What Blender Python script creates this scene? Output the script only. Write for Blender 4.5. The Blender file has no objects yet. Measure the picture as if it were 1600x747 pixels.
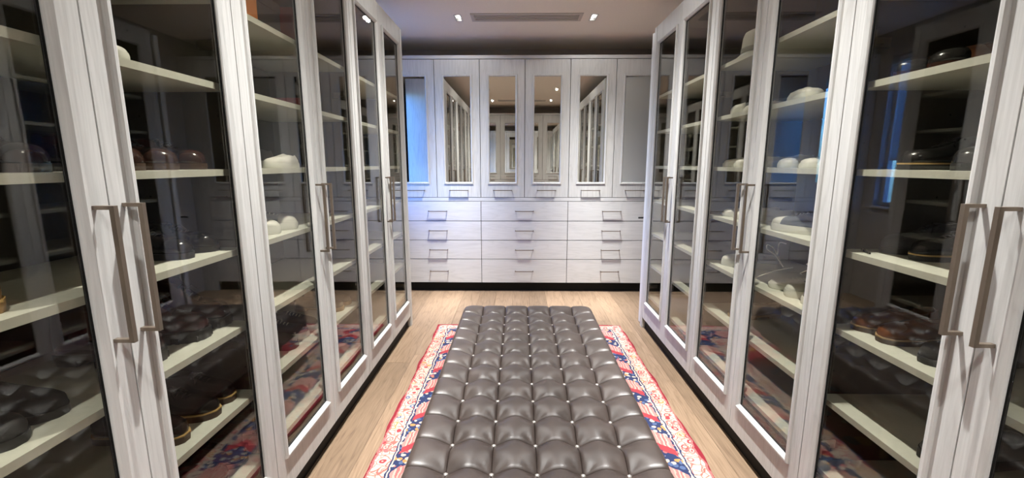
import bpy, bmesh, math, random
from mathutils import Vector, Matrix
R = math.radians
PI = math.pi
sc = bpy.context.scene
COL = sc.collection

# ------------------------------------------------------------------ camera
CAM_H = 1.4997
cam_d = bpy.data.cameras.new('camera')
cam = bpy.data.objects.new('camera', cam_d)
COL.objects.link(cam)
cam.location = (0, 0, CAM_H)
cam.rotation_euler = (PI / 2 - 0.1707, 0, 0.0146)
cam_d.sensor_width = 36
cam_d.lens = 683.0 / 1600 * 36
cam_d.clip_start = 0.02
sc.camera = cam

# ------------------------------------------------------------------ world: blue daylight outside the one window
world = bpy.data.worlds.new('sky_world')
sc.world = world
world.use_nodes = True
wn = world.node_tree
wn.nodes.clear()
wo = wn.nodes.new('ShaderNodeOutputWorld')
wb = wn.nodes.new('ShaderNodeBackground')
ws = wn.nodes.new('ShaderNodeTexSky')
ws.sky_type = 'NISHITA'
ws.sun_disc = False
ws.sun_elevation = R(28)
ws.sun_rotation = R(120)
ws.air_density = 1.6
ws.ozone_density = 4.0
wb.inputs['Strength'].default_value = 3.8
wt = wn.nodes.new('ShaderNodeMix'); wt.data_type = 'RGBA'; wt.blend_type = 'MULTIPLY'
wt.inputs[0].default_value = 1.0; wt.inputs[7].default_value = (0.20, 0.50, 1.30, 1)   # daylight seen with the camera balanced for the lamps
wn.links.new(ws.outputs[0], wt.inputs[6]); wn.links.new(wt.outputs[2], wb.inputs['Color'])
wn.links.new(wb.outputs[0], wo.inputs['Surface'])

# ------------------------------------------------------------------ exposure / view
sc.view_settings.view_transform = 'Standard'
sc.view_settings.look = 'None'
sc.view_settings.gamma = 1
sc.view_settings.use_curve_mapping = False
sc.view_settings.exposure = 0.0
LAMP_W = 525.0                       # watts of each bulb in the ceiling downlights
LAMP_TILT, BEAM_T0, BEAM_SKIRT = 0.10, 0.42, 0.006
LAMP_C = (1.0, 1.0, 0.975)
sc.cycles.transparent_max_bounces = 32
sc.cycles.max_bounces = 14
sc.cycles.diffuse_bounces = 6
sc.cycles.glossy_bounces = 8
sc.cycles.sample_clamp_indirect = 6
sc.cycles.caustics_reflective = False
sc.cycles.caustics_refractive = False

# ------------------------------------------------------------------ measured layout (metres; camera stands at x=0, y=0)
XL, XR = -1.0014, 1.1486            # door faces of the two long runs
DW = 0.5653                         # door width
YA = 1.0542                         # where the nearest visible pair of doors meets
YEND = 3.944                        # far end of the runs
DB = 5.014                          # face of the cabinets across the end
YREAR = -0.546                      # face of the cabinets behind the camera
WX0, WX1 = -1.585, 1.745            # side walls
WY0, WY1 = -1.13, 5.60              # end walls
ZC = 2.86                           # ceiling
ZB, ZT = 0.10, 2.62                 # bottom and top of the glass doors
SHELF_Z = [0.325, 0.612, 0.900, 1.190, 1.480, 1.772, 2.062]

# ================================================================== materials
MATS = {}
def new_mat(name):
    m = bpy.data.materials.new(name)
    m.use_nodes = True
    nt = m.node_tree
    nt.nodes.clear()
    out = nt.nodes.new('ShaderNodeOutputMaterial')
    MATS[name] = m
    return m, nt, out

def N(nt, typ, **kw):
    n = nt.nodes.new(typ)
    for k, v in kw.items():
        if k.startswith('i_'):
            key = k[2:]
            n.inputs[int(key) if key.isdigit() else key.replace('_', ' ')].default_value = v
        else:
            setattr(n, k, v)
    return n

def L(nt, a, b): nt.links.new(a, b)

def math_n(nt, op, a, b=None, c=None):
    n = nt.nodes.new('ShaderNodeMath'); n.operation = op
    for i, v in enumerate((a, b, c)):
        if v is None: continue
        if isinstance(v, (int, float)): n.inputs[i].default_value = v
        else: nt.links.new(v, n.inputs[i])
    return n.outputs[0]

def mixc(nt, fac, a, b):
    n = nt.nodes.new('ShaderNodeMix'); n.data_type = 'RGBA'
    for sock, v in ((n.inputs[0], fac), (n.inputs[6], a), (n.inputs[7], b)):
        if isinstance(v, (int, float)): sock.default_value = v
        elif isinstance(v, tuple): sock.default_value = (*v, 1) if len(v) == 3 else v
        else: nt.links.new(v, sock)
    return n.outputs[2]

def ramp(nt, fac, stops):
    n = nt.nodes.new('ShaderNodeValToRGB')
    cr = n.color_ramp
    while len(cr.elements) < len(stops): cr.elements.new(0.5)
    for e, (p, c) in zip(cr.elements, stops):
        e.position = p; e.color = (*c, 1) if len(c) == 3 else c
    nt.links.new(fac, n.inputs[0])
    return n.outputs[0]

def bsdf(nt, out, **kw):
    b = nt.nodes.new('ShaderNodeBsdfPrincipled')
    for k, v in kw.items():
        b.inputs[k.replace('_', ' ')].default_value = v
    nt.links.new(b.outputs[0], out.inputs['Surface'])
    return b

def obj_coords(nt, rnd=True):
    tc = nt.nodes.new('ShaderNodeTexCoord')
    v = tc.outputs['Object']
    if rnd:
        oi = nt.nodes.new('ShaderNodeObjectInfo')
        a = N(nt, 'ShaderNodeVectorMath', operation='ADD')
        c = N(nt, 'ShaderNodeCombineXYZ')
        r = math_n(nt, 'MULTIPLY', oi.outputs['Random'], 37.0)
        L(nt, r, c.inputs[0]); L(nt, r, c.inputs[1]); L(nt, r, c.inputs[2])
        L(nt, v, a.inputs[0]); L(nt, c.outputs[0], a.inputs[1])
        v = a.outputs[0]
    return v

def plain(name, col, rough=0.5, metallic=0.0, spec=0.5, noise=0.0, nscale=40, bump=0.0):
    m, nt, out = new_mat(name)
    b = bsdf(nt, out, Roughness=rough, Metallic=metallic)
    b.inputs['Specular IOR Level'].default_value = spec
    b.inputs['Base Color'].default_value = (*col, 1)
    if noise or bump:
        v = obj_coords(nt)
        n = N(nt, 'ShaderNodeTexNoise', i_Scale=nscale, i_Detail=5.0)
        L(nt, v, n.inputs['Vector'])
        if noise:
            dk = tuple(c * (1 - noise) for c in col); lt = tuple(min(1, c * (1 + noise)) for c in col)
            L(nt, ramp(nt, n.outputs[0], [(0.3, dk), (0.7, lt)]), b.inputs['Base Color'])
        if bump:
            bp = N(nt, 'ShaderNodeBump', i_Strength=bump, i_Distance=0.002)
            L(nt, n.outputs[0], bp.inputs['Height']); L(nt, bp.outputs[0], b.inputs['Normal'])
    return m

def oak(name, light, dark, axis=2, rough=0.5, contrast=1.0, tint=0.0):
    """whitewashed / natural oak, grain running along one object axis"""
    m, nt, out = new_mat(name)
    b = bsdf(nt, out, Roughness=rough)
    b.inputs['Specular IOR Level'].default_value = 0.35
    v = obj_coords(nt)
    def mapped(across, along):
        mp = N(nt, 'ShaderNodeMapping')
        s = [across] * 3; s[axis] = along
        mp.inputs['Scale'].default_value = s
        L(nt, v, mp.inputs['Vector'])
        return mp.outputs[0]
    fine = N(nt, 'ShaderNodeTexNoise', i_Scale=1.0, i_Detail=6.0, i_Roughness=0.65)
    L(nt, mapped(150, 5), fine.inputs['Vector'])
    broad = N(nt, 'ShaderNodeTexNoise', i_Scale=1.0, i_Detail=3.0, i_Distortion=0.6)
    L(nt, mapped(9, 0.9), broad.inputs['Vector'])
    rings = math_n(nt, 'FRACT', math_n(nt, 'MULTIPLY', broad.outputs[0], 9.0))
    ringl = math_n(nt, 'SUBTRACT', 1.0, math_n(nt, 'ABSOLUTE', math_n(nt, 'MULTIPLY_ADD', rings, 2.0, -1.0)))
    ringp = math_n(nt, 'POWER', ringl, 3.0)
    f = math_n(nt, 'ADD', math_n(nt, 'MULTIPLY', fine.outputs[0], 0.75), math_n(nt, 'MULTIPLY', ringp, -0.16))
    f2 = math_n(nt, 'ADD', f, math_n(nt, 'MULTIPLY', broad.outputs[0], 0.25))
    col = ramp(nt, f2, [(0.5 - 0.28 / contrast, dark), (0.5 + 0.12 / contrast, light)])
    if tint:
        oi = nt.nodes.new('ShaderNodeObjectInfo')
        hsv = N(nt, 'ShaderNodeHueSaturation')
        L(nt, math_n(nt, 'MULTIPLY_ADD', oi.outputs['Random'], tint, 1 - tint * 0.5), hsv.inputs['Value'])
        L(nt, col, hsv.inputs['Color'])
        col = hsv.outputs[0]
    L(nt, col, b.inputs['Base Color'])
    bp = N(nt, 'ShaderNodeBump', i_Strength=0.25, i_Distance=0.0008)
    L(nt, f, bp.inputs['Height']); L(nt, bp.outputs[0], b.inputs['Normal'])
    return m

oak('white_oak', (0.60, 0.592, 0.575), (0.46, 0.452, 0.435), 2)
oak('white_oak_horizontal', (0.62, 0.612, 0.60), (0.51, 0.502, 0.49), 0)
oak('floor_oak', (0.250, 0.172, 0.113), (0.125, 0.080, 0.048), 1, rough=0.45, tint=0.42)
oak('leg_oak', (0.50, 0.33, 0.19), (0.33, 0.20, 0.11), 2, rough=0.4)
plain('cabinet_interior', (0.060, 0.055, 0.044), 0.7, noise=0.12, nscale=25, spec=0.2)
plain('shelf_cream', (0.68, 0.69, 0.62), 0.5, noise=0.04, nscale=60)
plain('bronze_metal', (0.22, 0.175, 0.135), 0.4, metallic=0.7)
plain('hinge_metal', (0.20, 0.17, 0.13), 0.35, metallic=0.9)
plain('toe_black', (0.006, 0.006, 0.006), 0.6, spec=0.2)
plain('pin_black', (0.01, 0.009, 0.008), 0.9, spec=0.1)
plain('gasket_black', (0.01, 0.01, 0.01), 0.8, spec=0.1)
plain('ceiling_paint', (0.92, 0.84, 0.73), 0.9, spec=0.1, noise=0.02, nscale=120, bump=0.15)
plain('wall_paint', (0.50, 0.46, 0.42), 0.9, spec=0.1, noise=0.02, nscale=90)
plain('vent_paint', (0.55, 0.50, 0.44), 0.6)
plain('vent_dark', (0.03, 0.025, 0.02), 0.9)
plain('lamp_trim', (0.45, 0.44, 0.43), 0.35, metallic=0.7)
plain('subfloor', (0.05, 0.03, 0.02), 0.9)
plain('door_paint', (0.68, 0.68, 0.67), 0.45)
plain('window_white', (0.65, 0.65, 0.65), 0.5)
plain('button_metal', (0.72, 0.68, 0.64), 0.25, metallic=0.6)
plain('leaf_green', (0.03, 0.07, 0.025), 0.6)
plain('pot_clay', (0.30, 0.12, 0.06), 0.8)

def emission(name, col, s):
    m, nt, out = new_mat(name)
    e = N(nt, 'ShaderNodeEmission', i_Strength=s)
    e.inputs[0].default_value = (*col, 1)
    L(nt, e.outputs[0], out.inputs['Surface'])
emission('lamp_lens', (1.0, 0.97, 0.92), 5.0)

def glass(name, tint, f0=0.042):
    """a pane surface: tinted see-through body, Schlick mirror on each face"""
    m, nt, out = new_mat(name)
    geo = N(nt, 'ShaderNodeNewGeometry')
    d = N(nt, 'ShaderNodeVectorMath', operation='DOT_PRODUCT')
    L(nt, geo.outputs['Normal'], d.inputs[0]); L(nt, geo.outputs['Incoming'], d.inputs[1])
    c = math_n(nt, 'ABSOLUTE', d.outputs['Value'])
    p = math_n(nt, 'POWER', math_n(nt, 'SUBTRACT', 1.0, c), 5.0)
    fr = math_n(nt, 'MULTIPLY_ADD', p, 1 - f0, f0)
    t = N(nt, 'ShaderNodeBsdfTransparent'); t.inputs[0].default_value = (*tint, 1)
    g = N(nt, 'ShaderNodeBsdfGlossy', i_Roughness=0.0); g.inputs[0].default_value = (1, 1, 1, 1)
    mx = N(nt, 'ShaderNodeMixShader')
    L(nt, fr, mx.inputs[0]); L(nt, t.outputs[0], mx.inputs[1]); L(nt, g.outputs[0], mx.inputs[2])
    L(nt, mx.outputs[0], out.inputs['Surface'])
glass('bronze_glass', (0.88, 0.87, 0.83))
glass('window_glass', (0.97, 0.98, 0.98))

def mirror():
    m, nt, out = new_mat('mirror_silver')
    g = N(nt, 'ShaderNodeBsdfGlossy', i_Roughness=0.0); g.inputs[0].default_value = (0.84, 0.83, 0.78, 1)
    L(nt, g.outputs[0], out.inputs['Surface'])
mirror()

def blind():
    m, nt, out = new_mat('blind_fabric')
    a = N(nt, 'ShaderNodeBsdfDiffuse'); a.inputs[0].default_value = (0.6, 0.6, 0.6, 1)
    t = N(nt, 'ShaderNodeBsdfTranslucent'); t.inputs[0].default_value = (0.7, 0.7, 0.7, 1)
    mx = N(nt, 'ShaderNodeMixShader', i_0=0.55)
    L(nt, a.outputs[0], mx.inputs[1]); L(nt, t.outputs[0], mx.inputs[2])
    L(nt, mx.outputs[0], out.inputs['Surface'])
blind()

def leather(name, col, rough, bump=0.25, scale=260):
    m, nt, out = new_mat(name)
    b = bsdf(nt, out, Roughness=rough)
    b.inputs['Specular IOR Level'].default_value = 0.55
    v = obj_coords(nt)
    vo = N(nt, 'ShaderNodeTexVoronoi', i_Scale=float(scale)); L(nt, v, vo.inputs['Vector'])
    n = N(nt, 'ShaderNodeTexNoise', i_Scale=9.0, i_Detail=5.0); L(nt, v, n.inputs['Vector'])
    dk = tuple(c * 0.8 for c in col); lt = tuple(c * 1.25 for c in col)
    L(nt, ramp(nt, n.outputs[0], [(0.3, dk), (0.7, lt)]), b.inputs['Base Color'])
    rr = N(nt, 'ShaderNodeMapRange'); rr.inputs['To Min'].default_value = rough - 0.05; rr.inputs['To Max'].default_value = rough + 0.08
    L(nt, n.outputs[0], rr.inputs['Value']); L(nt, rr.outputs[0], b.inputs['Roughness'])
    bp = N(nt, 'ShaderNodeBump', i_Strength=bump, i_Distance=0.0006)
    L(nt, vo.outputs['Distance'], bp.inputs['Height']); L(nt, bp.outputs[0], b.inputs['Normal'])
    return m
leather('bench_leather', (0.066, 0.047, 0.040), 0.38).node_tree.nodes['Principled BSDF'].inputs['Specular IOR Level'].default_value = 0.95
leather('leather_brown', (0.036, 0.014, 0.010), 0.2, 0.1)
leather('leather_burgundy', (0.045, 0.010, 0.010), 0.2, 0.1)
leather('leather_black', (0.012, 0.011, 0.011), 0.22, 0.1)
leather('leather_tan', (0.33, 0.17, 0.065), 0.45, 0.2)
leather('leather_chestnut', (0.15, 0.05, 0.018), 0.25, 0.1)
leather('leather_grey', (0.10, 0.10, 0.10), 0.5, 0.2)
leather('leather_white', (0.72, 0.71, 0.67), 0.45, 0.15)
leather('suede_black', (0.03, 0.03, 0.032), 0.85, 0.5)
leather('suede_taupe', (0.22, 0.17, 0.12), 0.8, 0.5)
plain('knit_black', (0.015, 0.015, 0.017), 0.9, noise=0.3, nscale=200, bump=0.4)
plain('canvas_navy', (0.02, 0.028, 0.06), 0.85, bump=0.3, nscale=300)
plain('canvas_slate', (0.14, 0.155, 0.175), 0.85, bump=0.3, nscale=300)
plain('rubber_white', (0.72, 0.72, 0.67), 0.55)
plain('rubber_black', (0.012, 0.012, 0.012), 0.6)
plain('rubber_gum', (0.36, 0.20, 0.08), 0.55)
plain('sole_brown', (0.06, 0.03, 0.018), 0.45)
plain('sole_tan', (0.40, 0.26, 0.13), 0.5)
plain('welt_yellow', (0.55, 0.36, 0.14), 0.55)
plain('insole_dark', (0.03, 0.025, 0.02), 0.9)
plain('insole_cream', (0.45, 0.40, 0.32), 0.9)
plain('lace_white', (0.75, 0.74, 0.68), 0.8)
plain('lace_dark', (0.02, 0.016, 0.014), 0.8)
plain('card_orange', (0.52, 0.17, 0.035), 0.6, noise=0.06)
plain('card_brown', (0.13, 0.06, 0.03), 0.6)
plain('card_red', (0.22, 0.015, 0.02), 0.6, noise=0.08)
plain('card_charcoal', (0.04, 0.038, 0.04), 0.6)
plain('felt_white', (0.68, 0.67, 0.62), 0.9, noise=0.04)
plain('ribbon_grey', (0.35, 0.34, 0.32), 0.7)

def rug_mat(hw, hl):
    """woven rug: binding, ivory guard border, navy main border of pink brackets, red field"""
    m, nt, out = new_mat('rug_wool')
    b = bsdf(nt, out, Roughness=0.95)
    b.inputs['Specular IOR Level'].default_value = 0.1
    tc = nt.nodes.new('ShaderNodeTexCoord')
    wob = N(nt, 'ShaderNodeTexNoise', i_Scale=22.0, i_Detail=3.0); L(nt, tc.outputs['Object'], wob.inputs['Vector'])
    va = N(nt, 'ShaderNodeVectorMath', operation='MULTIPLY_ADD')
    L(nt, wob.outputs['Color'], va.inputs[0]); va.inputs[1].default_value = (0.03, 0.03, 0); L(nt, tc.outputs['Object'], va.inputs[2])
    sp = N(nt, 'ShaderNodeSeparateXYZ'); L(nt, va.outputs[0], sp.inputs[0])
    x, y = sp.outputs[0], sp.outputs[1]
    x = math_n(nt, 'SUBTRACT', x, 0.015); y = math_n(nt, 'SUBTRACT', y, 0.015)
    dx = math_n(nt, 'SUBTRACT', hw, math_n(nt, 'ABSOLUTE', x))
    dy = math_n(nt, 'SUBTRACT', hl, math_n(nt, 'ABSOLUTE', y))
    d = math_n(nt, 'MINIMUM', dx, dy)
    side = math_n(nt, 'LESS_THAN', dx, dy)                     # 1 along the long sides
    # running coordinate along the border
    run = math_n(nt, 'ADD', math_n(nt, 'MULTIPLY', side, y), math_n(nt, 'MULTIPLY', math_n(nt, 'SUBTRACT', 1.0, side), x))
    pos = N(nt, 'ShaderNodeCombineXYZ'); L(nt, x, pos.inputs[0]); L(nt, y, pos.inputs[1])
    def voro(scale, feature='F1'):
        n = N(nt, 'ShaderNodeTexVoronoi', feature=feature, i_Scale=float(scale)); L(nt, pos.outputs[0], n.inputs['Vector'])
        return n
    ivory = (0.47, 0.395, 0.325); pink = (0.42, 0.125, 0.12); red = (0.32, 0.045, 0.055); navy = (0.028, 0.038, 0.095); blue = (0.08, 0.115, 0.22); ochre = (0.45, 0.22, 0.08)
    # ivory guard border: rosettes and stems
    v1 = voro(21); v1e = voro(21, 'DISTANCE_TO_EDGE')
    ring = math_n(nt, 'LESS_THAN', math_n(nt, 'ABSOLUTE', math_n(nt, 'SUBTRACT', v1.outputs['Distance'], 0.36)), 0.075)
    core = math_n(nt, 'LESS_THAN', v1.outputs['Distance'], 0.15)
    sepc = N(nt, 'ShaderNodeSeparateColor'); L(nt, v1.outputs['Color'], sepc.inputs[0])
    motif = ramp(nt, sepc.outputs[0], [(0.0, pink), (0.4, red), (0.68, ochre), (0.86, blue)])
    motif.node.color_ramp.interpolation = 'CONSTANT'
    g = mixc(nt, ring, ivory, motif)
    g = mixc(nt, core, g, mixc(nt, 0.4, motif, red))
    stem = math_n(nt, 'LESS_THAN', v1e.outputs['Distance'], 0.035)
    g = mixc(nt, stem, g, (0.40, 0.12, 0.10))
    # main border: navy ground with ivory flowers, and striped pink brackets
    v2 = voro(34)
    fl = math_n(nt, 'LESS_THAN', v2.outputs['Distance'], 0.46)
    sepd = N(nt, 'ShaderNodeSeparateColor'); L(nt, v2.outputs['Color'], sepd.inputs[0])
    flc = ramp(nt, sepd.outputs[0], [(0.0, ivory), (0.30, blue), (0.58, pink), (0.70, ivory), (0.86, ochre)])
    flc.node.color_ramp.interpolation = 'CONSTANT'
    nb = mixc(nt, fl, navy, flc)
    ph = math_n(nt, 'FRACT', math_n(nt, 'MULTIPLY_ADD', run, 1 / 0.30, math_n(nt, 'MULTIPLY', math_n(nt, 'ABSOLUTE', math_n(nt, 'SUBTRACT', d, 0.20)), 2.6)))
    blk = math_n(nt, 'LESS_THAN', ph, 0.56)
    stripe = math_n(nt, 'FRACT', math_n(nt, 'MULTIPLY', d, 1 / 0.062))
    sc_ = ramp(nt, stripe, [(0.0, (0.43, 0.20, 0.18)), (0.28, (0.46, 0.33, 0.28)), (0.42, pink), (0.58, (0.46, 0.35, 0.29)), (0.70, (0.42, 0.15, 0.14)), (0.9, (0.46, 0.31, 0.26))])
    sc_.node.color_ramp.interpolation = 'CONSTANT'
    bar = math_n(nt, 'LESS_THAN', math_n(nt, 'ABSOLUTE', math_n(nt, 'SUBTRACT', ph, 0.09)), 0.09)
    sc2 = mixc(nt, bar, sc_, red)
    inb = math_n(nt, 'MULTIPLY', blk, math_n(nt, 'LESS_THAN', math_n(nt, 'ABSOLUTE', math_n(nt, 'SUBTRACT', d, 0.20)), 0.075))
    mb = mixc(nt, inb, nb, sc2)
    # field
    v3 = voro(9); f3 = math_n(nt, 'LESS_THAN', v3.outputs['Distance'], 0.36)
    sepe = N(nt, 'ShaderNodeSeparateColor'); L(nt, v3.outputs['Color'], sepe.inputs[0])
    fc = ramp(nt, sepe.outputs[0], [(0.0, navy), (0.45, ivory), (0.65, blue), (0.85, ochre)])
    fc.node.color_ramp.interpolation = 'CONSTANT'
    fld = mixc(nt, f3, red, fc)
    def step(t): return math_n(nt, 'GREATER_THAN', d, t)
    c = mixc(nt, step(0.010), (0.20, 0.02, 0.03), pink)
    c = mixc(nt, step(0.020), c, g)
    c = mixc(nt, step(0.098), c, navy)
    c = mixc(nt, step(0.106), c, ivory)
    c = mixc(nt, step(0.114), c, mb)
    c = mixc(nt, step(0.300), c, ivory)
    c = mixc(nt, step(0.312), c, g)
    c = mixc(nt, step(0.40), c, navy)
    c = mixc(nt, step(0.415), c, fld)
    L(nt, c, b.inputs['Base Color'])
    pile = N(nt, 'ShaderNodeTexNoise', i_Scale=420.0, i_Detail=2.0); L(nt, tc.outputs['Object'], pile.inputs['Vector'])
    bp = N(nt, 'ShaderNodeBump', i_Strength=0.5, i_Distance=0.003)
    L(nt, pile.outputs[0], bp.inputs['Height']); L(nt, bp.outputs[0], b.inputs['Normal'])
    return m

# ================================================================== mesh helpers
class MB:
    def __init__(s): s.v, s.f = [], []
    def box(s, x0, x1, y0, y1, z0, z1):
        i = len(s.v)
        s.v += [(x0, y0, z0), (x1, y0, z0), (x1, y1, z0), (x0, y1, z0), (x0, y0, z1), (x1, y0, z1), (x1, y1, z1), (x0, y1, z1)]
        s.f += [tuple(i + k for k in q) for q in ((0, 3, 2, 1), (4, 5, 6, 7), (0, 1, 5, 4), (1, 2, 6, 5), (2, 3, 7, 6), (3, 0, 4, 7))]
        return s
    def ring(s, prof, x0, x1, z0, z1):
        """mitred rectangular moulding in the x-z plane; prof = closed list of (inset from the outer rectangle, y)"""
        i = len(s.v); n = len(prof)
        for sx, sz in ((0, 0), (1, 0), (1, 1), (0, 1)):
            for a, y in prof:
                s.v.append((x1 - a if sx else x0 + a, y, z1 - a if sz else z0 + a))
        for c in range(4):
            for k in range(n):
                k2 = (k + 1) % n; c2 = (c + 1) % 4
                s.f.append((i + c * n + k, i + c2 * n + k, i + c2 * n + k2, i + c * n + k2))
        return s
    def tube(s, pts, r, n=6, caps=True):
        i0 = len(s.v); P = [Vector(p) for p in pts]
        rr = r if isinstance(r, (list, tuple)) else [r] * len(P)
        up = Vector((0, 0, 1))
        for k, p in enumerate(P):
            t = (P[min(k + 1, len(P) - 1)] - P[max(k - 1, 0)]).normalized()
            a = t.cross(up if abs(t.z) < 0.95 else Vector((1, 0, 0))).normalized(); b = t.cross(a)
            for j in range(n):
                an = 2 * PI * j / n
                s.v.append(tuple(p + (a * math.cos(an) + b * math.sin(an)) * rr[k]))
        for k in range(len(P) - 1):
            for j in range(n):
                j2 = (j + 1) % n
                s.f.append((i0 + k * n + j, i0 + k * n + j2, i0 + (k + 1) * n + j2, i0 + (k + 1) * n + j))
        if caps:
            s.f.append(tuple(i0 + j for j in range(n))[::-1]); e = i0 + (len(P) - 1) * n
            s.f.append(tuple(e + j for j in range(n)))
        return s
    def loft(s, rings, closed=True, caps=True):
        i0 = len(s.v); n = len(rings[0])
        for r in rings: s.v += [tuple(p) for p in r]
        for k in range(len(rings) - 1):
            for j in range(n if closed else n - 1):
                j2 = (j + 1) % n
                s.f.append((i0 + k * n + j, i0 + k * n + j2, i0 + (k + 1) * n + j2, i0 + (k + 1) * n + j))
        if caps:
            s.f.append(tuple(i0 + j for j in range(n))[::-1]); e = i0 + (len(rings) - 1) * n
            s.f.append(tuple(e + j for j in range(n)))
        return s
    def lathe(s, prof, n=24, sx=1.0, sy=1.0, c=(0, 0, 0)):
        rings = [[(c[0] + r * sx * math.cos(2 * PI * j / n), c[1] + r * sy * math.sin(2 * PI * j / n), c[2] + z) for j in range(n)] for r, z in prof]
        return s.loft(rings)
    def mesh(s, name, mat, smooth=False):
        me = bpy.data.meshes.new(name)
        me.from_pydata(s.v, [], s.f)
        bm = bmesh.new(); bm.from_mesh(me)
        bmesh.ops.recalc_face_normals(bm, faces=bm.faces)
        bm.to_mesh(me); bm.free()
        me.materials.append(MATS[mat])
        if smooth:
            me.shade_smooth()
            if smooth != 'all': me.set_sharp_from_angle(angle=R(42))
        return me
    def build(s, name, mat, parent=None, smooth=False, loc=None):
        return link(name, s.mesh(name, mat, smooth), parent, loc)

def link(name, me, parent=None, loc=None):
    o = bpy.data.objects.new(name, me); COL.objects.link(o)
    if parent: o.parent = parent
    if loc: o.location = loc
    return o

def tag(o, label, cat, group=None, kind=None):
    o['label'] = label
    if cat: o['category'] = cat
    if group: o['group'] = group
    if kind: o['kind'] = kind
    return o

def thing(name, label, cat, loc=(0, 0, 0), rz=0.0, group=None, kind=None):
    o = bpy.data.objects.new(name, None); COL.objects.link(o)
    o.empty_display_size = 0.1
    o.location = loc; o.rotation_euler = (0, 0, rz)
    return tag(o, label, cat, group, kind)

def cells_with_holes(mb, x0, x1, y0, y1, holes, emit):
    xs = sorted({x0, x1, *[h[0] for h in holes], *[h[1] for h in holes]})
    ys = sorted({y0, y1, *[h[2] for h in holes], *[h[3] for h in holes]})
    for a, b in zip(xs, xs[1:]):
        for c, d in zip(ys, ys[1:]):
            mx, my = (a + b) / 2, (c + d) / 2
            if any(h[0] < mx < h[1] and h[2] < my < h[3] for h in holes): continue
            emit(a, b, c, d)

# ================================================================== room shell
LAMPS = [(-0.572, 4.427), (0.705, 4.427), (-0.572, 2.99), (0.705, 2.99), (-0.572, 1.56), (0.705, 1.56), (-0.572, 0.11), (0.705, 0.11)]
VENTS = [(-0.418, 0.562, 4.33, 4.49), (-0.418, 0.562, 0.03, 0.19)]
LHX, LHY = 0.026, 0.085
holes = [(x - LHX, x + LHX, y - LHY, y + LHY) for x, y in LAMPS] + VENTS
mb = MB()
cells_with_holes(mb, WX0 - 0.15, WX1 + 0.15, WY0 - 0.15, WY1 + 0.15, holes, lambda a, b, c, d: mb.box(a, b, c, d, ZC, ZC + 0.02))
mb.box(WX0 - 0.15, WX1 + 0.15, WY0 - 0.15, WY1 + 0.15, ZC + 0.14, ZC + 0.18)
tag(mb.build('ceiling', 'ceiling_paint'), 'smooth beige painted ceiling over the dressing room', 'ceiling', kind='structure')

WIN = (3.97, 4.86, 1.05, 2.60)       # y0, y1, z0, z1 of the window opening in the left wall
mb = MB()
cells_with_holes(mb, WY0 - 0.15, WY1 + 0.15, 0, ZC, [WIN], lambda a, b, c, d: mb.box(WX0 - 0.15, WX0, a, b, c, d))
tag(mb.build('wall_left', 'wall_paint'), 'beige side wall behind the left cabinet run with the window', 'wall', kind='structure')
DOOR = (4.11, 4.72, 0.0, 2.62)     # doorway in the right alcove
mb = MB()
cells_with_holes(mb, WY0 - 0.15, WY1 + 0.15, 0, ZC, [DOOR], lambda a, b, c, d: mb.box(WX1, WX1 + 0.15, a, b, c, d))
tag(mb.build('wall_right', 'wall_paint'), 'beige side wall behind the right cabinet run with the doorway', 'wall', kind='structure')
mb = MB()
mb.box(WX1 + 1.2, WX1 + 1.3, 3.5, 5.2, 0, ZC); mb.box(WX1 + 0.15, WX1 + 1.2, 3.5, 3.6, 0, ZC); mb.box(WX1 + 0.15, WX1 + 1.2, 5.1, 5.2, 0, ZC)
mb.box(WX1 + 0.15, WX1 + 1.2, 3.6, 5.1, ZC - 0.1, ZC); mb.box(WX1 + 0.15, WX1 + 1.2, 3.6, 5.1, -0.1, 0)
tag(mb.build('wall_hall', 'wall_paint'), 'plain unlit hall beyond the open alcove door', 'wall', kind='structure')
# the door leaf stands open, folded back towards the end of the right cabinet run
dl = thing('door_1', 'pale painted door standing open beside the end of the right cabinets', 'door', (WX1 - 0.004, 4.105, 0), R(180 + 10.5), kind='structure')
MB().box(0, 0.585, -0.04, 0, 0.008, 2.605).build('door_leaf', 'door_paint', dl)
lv = MB()
lv.tube([(0.545, -0.04, 1.0), (0.545, -0.048, 1.0)], 0.025, 16); lv.tube([(0.545, -0.045, 1.0), (0.545, -0.092, 1.0)], 0.009, 10)
lv.tube([(0.50, -0.092, 1.0), (0.608, -0.092, 1.0)], 0.0085, 10)
lv.build('lever_handle', 'rubber_black', dl, smooth=True)
tag(MB().box(WX0, WX1, WY1, WY1 + 0.15, 0, ZC).build('wall_back', 'wall_paint'), 'shadowed end wall above the mirrored cabinets', 'wall', kind='structure')
tag(MB().box(WX0, WX1, WY0 - 0.15, WY0, 0, ZC).build('wall_front', 'wall_paint'), 'wall behind the cabinets on the camera side', 'wall', kind='structure')

# floor: separate oak planks over a dark subfloor
floor = MB().box(WX0 - 0.15, WX1 + 0.15, WY0 - 0.15, WY1 + 0.15, -0.10, -0.016).build('floor', 'subfloor')
tag(floor, 'natural oak plank floor running the length of the room', 'floor', kind='structure')
rnd = random.Random(4)
x = WX0
while x < WX1 - 0.01:
    w = min(0.19, WX1 - x)
    y = WY0 - rnd.uniform(0, 1.6)
    while y < WY1:
        ln = rnd.uniform(1.5, 2.3)
        a, b = max(y, WY0), min(y + ln, WY1)
        if b - a > 0.02:
            MB().box(-w / 2 + 0.0008, w / 2 - 0.0008, -(b - a) / 2 + 0.0008, (b - a) / 2 - 0.0008, -0.016, 0).build('plank', 'floor_oak', floor, loc=(x + w / 2, (a + b) / 2, 0))
        y += ln
    x += w

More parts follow.
